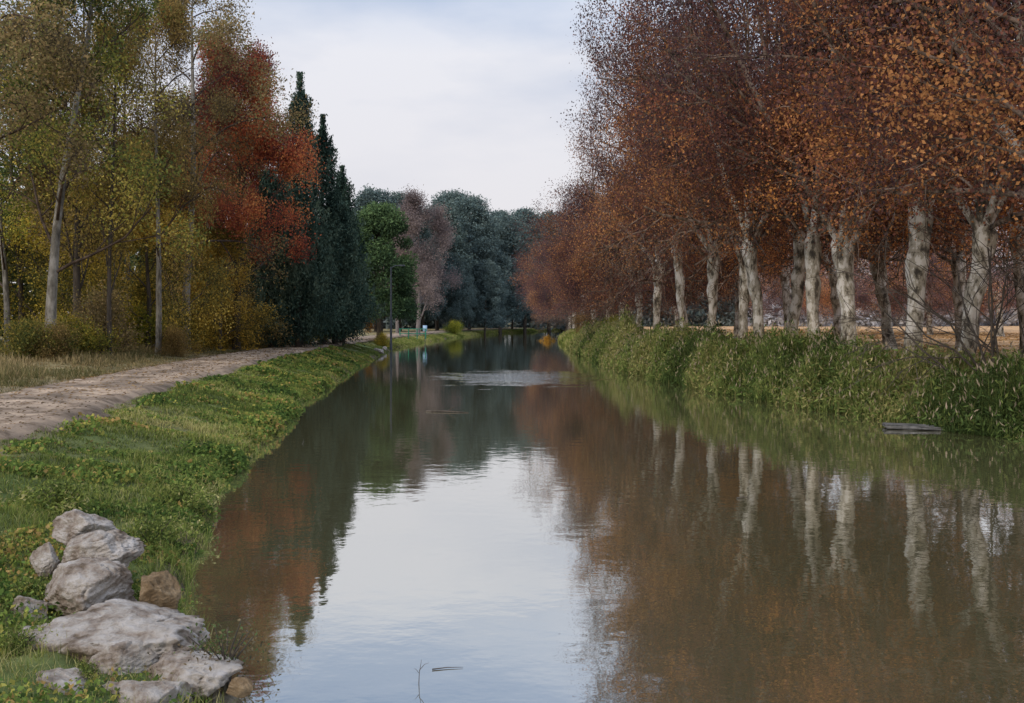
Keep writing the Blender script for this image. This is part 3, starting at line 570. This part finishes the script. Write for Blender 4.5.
stick('reed_sprig',[[(-.62,6.3,-.05),(-.615,6.3,.07),(-.60,6.3,.16)],[(-.615,6.3,.09),(-.58,6.3,.13),(-.55,6.3,.14)],[(-.615,6.3,.07),(-.64,6.3,.10),(-.65,6.3,.10)]],[.0035,.0025,.002],'tiny bare sprig standing out of the water at the bottom','twig')
stick('floating_leaf_stem',[[(3.05,12.9,.008),(3.15,12.93,.02),(3.22,12.95,.008)]],[.012],'small dark bit floating on the right hand water','twig')
o=shrub(81,.36,.40,[(.07,.06,.035),(.12,.10,.06),(.2,.15,.08),(.10,.13,.05)],600,.03,'water_weed'); put(o,226,6.3,0,'dark dried weed rising from the water beside the rocks','weed')
o.location.z=.02
W=shrub(82,.4,.36,GR,1500,.045,'weed_clump')
for q,(px,y,sc,lab) in enumerate([(150,9.2,.9,'leafy green weed clump on the bank just above the brown stone'),(30,7.3,.6,'leafy weed clump left of the pale boulders'),(60,9.6,1.0,'bushy weed clump behind the top boulder'),(152,6.45,.45,'weed tuft growing between the lowest boulders'),(180,11.2,.9,'green weed clump overhanging the water above the rocks'),(14,6.2,.5,'weed clump in the bottom left corner'),(52,7.35,.4,'weed tuft just left of the middle boulder'),(136,7.6,.5,'weed tuft between the rounded grey boulder and the brown stone'),(88,6.0,.35,'weed tuft between the bottom corner boulder and its right neighbour')]):
    e=W if q==0 else dup(W,(0,0,0),0,1,lab); put(e,px,y,q*1.3,lab,'weed',sc)
rg=np.random.default_rng(9); o=empty('bare_bush'); b=Bag(); an=[]
for q in range(11): grow(b,an,rg,np.array([0,0,-.1]),norm(np.array([rg.normal(0,.45)-.3,rg.normal(0,.4),1])),3.6,.034,1,(0,4,4),.6,-.03,.16,(20,55))
b.build('stems',M_dark,o,True,False)
put(o,1000,22,0,'leafless dark bush arching over the reeds at the right edge','bush')
# ------------------------------------------------------------------ world, sun, camera
w=bpy.data.worlds.new('World'); bpy.context.scene.world=w; w.use_nodes=True; nt=w.node_tree; nt.nodes.clear(); L=nt.links
out=nt.nodes.new('ShaderNodeOutputWorld'); bg=N(nt,'ShaderNodeBackground',Strength=1.)
sky=nt.nodes.new('ShaderNodeTexSky'); sky.sky_type='NISHITA'; sky.sun_disc=False; sky.sun_elevation=R(32); sky.sun_rotation=R(215)
tc=nt.nodes.new('ShaderNodeTexCoord'); sx=nt.nodes.new('ShaderNodeSeparateXYZ'); L.new(tc.outputs['Generated'],sx.inputs[0])
sk=mul(nt,sky.outputs[0],(.16,.16,.165,1))
mp=N(nt,'ShaderNodeMapping'); mp.inputs['Scale'].default_value=(1.,1.,3.2); L.new(tc.outputs['Generated'],mp.inputs[0])
n1_=N(nt,'ShaderNodeTexNoise',Scale=3.4,Detail=6,Roughness=.5); L.new(mp.outputs[0],n1_.inputs['Vector'])
cr=N(nt,'ShaderNodeValToRGB'); e=cr.color_ramp.elements; e[0].position=.36; e[0].color=(.52,.60,.76,1); e[1].position=.62; e[1].color=(.85,.86,.92,1); L.new(n1_.outputs['Fac'],cr.inputs[0])
hz=N(nt,'ShaderNodeMapRange'); L.new(sx.outputs[2],hz.inputs['Value']); hz.inputs['From Min'].default_value=.32; hz.inputs['From Max'].default_value=.09
c2=N(nt,'ShaderNodeMix',data_type='RGBA'); L.new(hz.outputs[0],c2.inputs[0]); L.new(cr.outputs[0],c2.inputs[6]); c2.inputs[7].default_value=(.81,.785,.81,1)
cm=N(nt,'ShaderNodeMapRange'); L.new(sx.outputs[2],cm.inputs['Value']); cm.inputs['From Min'].default_value=.27; cm.inputs['From Max'].default_value=.38; cm.inputs['To Min'].default_value=.97; cm.inputs['To Max'].default_value=.35
c3=N(nt,'ShaderNodeMix',data_type='RGBA'); L.new(cm.outputs[0],c3.inputs[0]); L.new(sk,c3.inputs[6]); L.new(c2.outputs[2],c3.inputs[7])
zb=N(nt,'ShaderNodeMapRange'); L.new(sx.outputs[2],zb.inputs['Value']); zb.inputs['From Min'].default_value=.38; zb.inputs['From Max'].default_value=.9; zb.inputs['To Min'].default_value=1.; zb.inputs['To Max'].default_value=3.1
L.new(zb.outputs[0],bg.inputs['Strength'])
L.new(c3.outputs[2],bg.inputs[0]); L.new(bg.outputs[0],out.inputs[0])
s=bpy.data.lights.new('sun','SUN'); s.energy=1.5; s.angle=R(18); s.color=(1,.92,.81); so=bpy.data.objects.new('sun',s); C.objects.link(so); so.rotation_euler=(R(58),0,R(-35))
cam=bpy.data.cameras.new('camera'); cam.lens=36*F/1024; cam.sensor_width=36; cam.clip_end=9000; cam.shift_y=-(351.5-HZ)/1024
co=bpy.data.objects.new('camera',cam); C.objects.link(co); co.location=(0,0,CH); co.rotation_euler=(R(90),0,0); bpy.context.scene.camera=co
vs=bpy.context.scene.view_settings; vs.view_transform='Standard'; vs.look='None'; vs.exposure=0
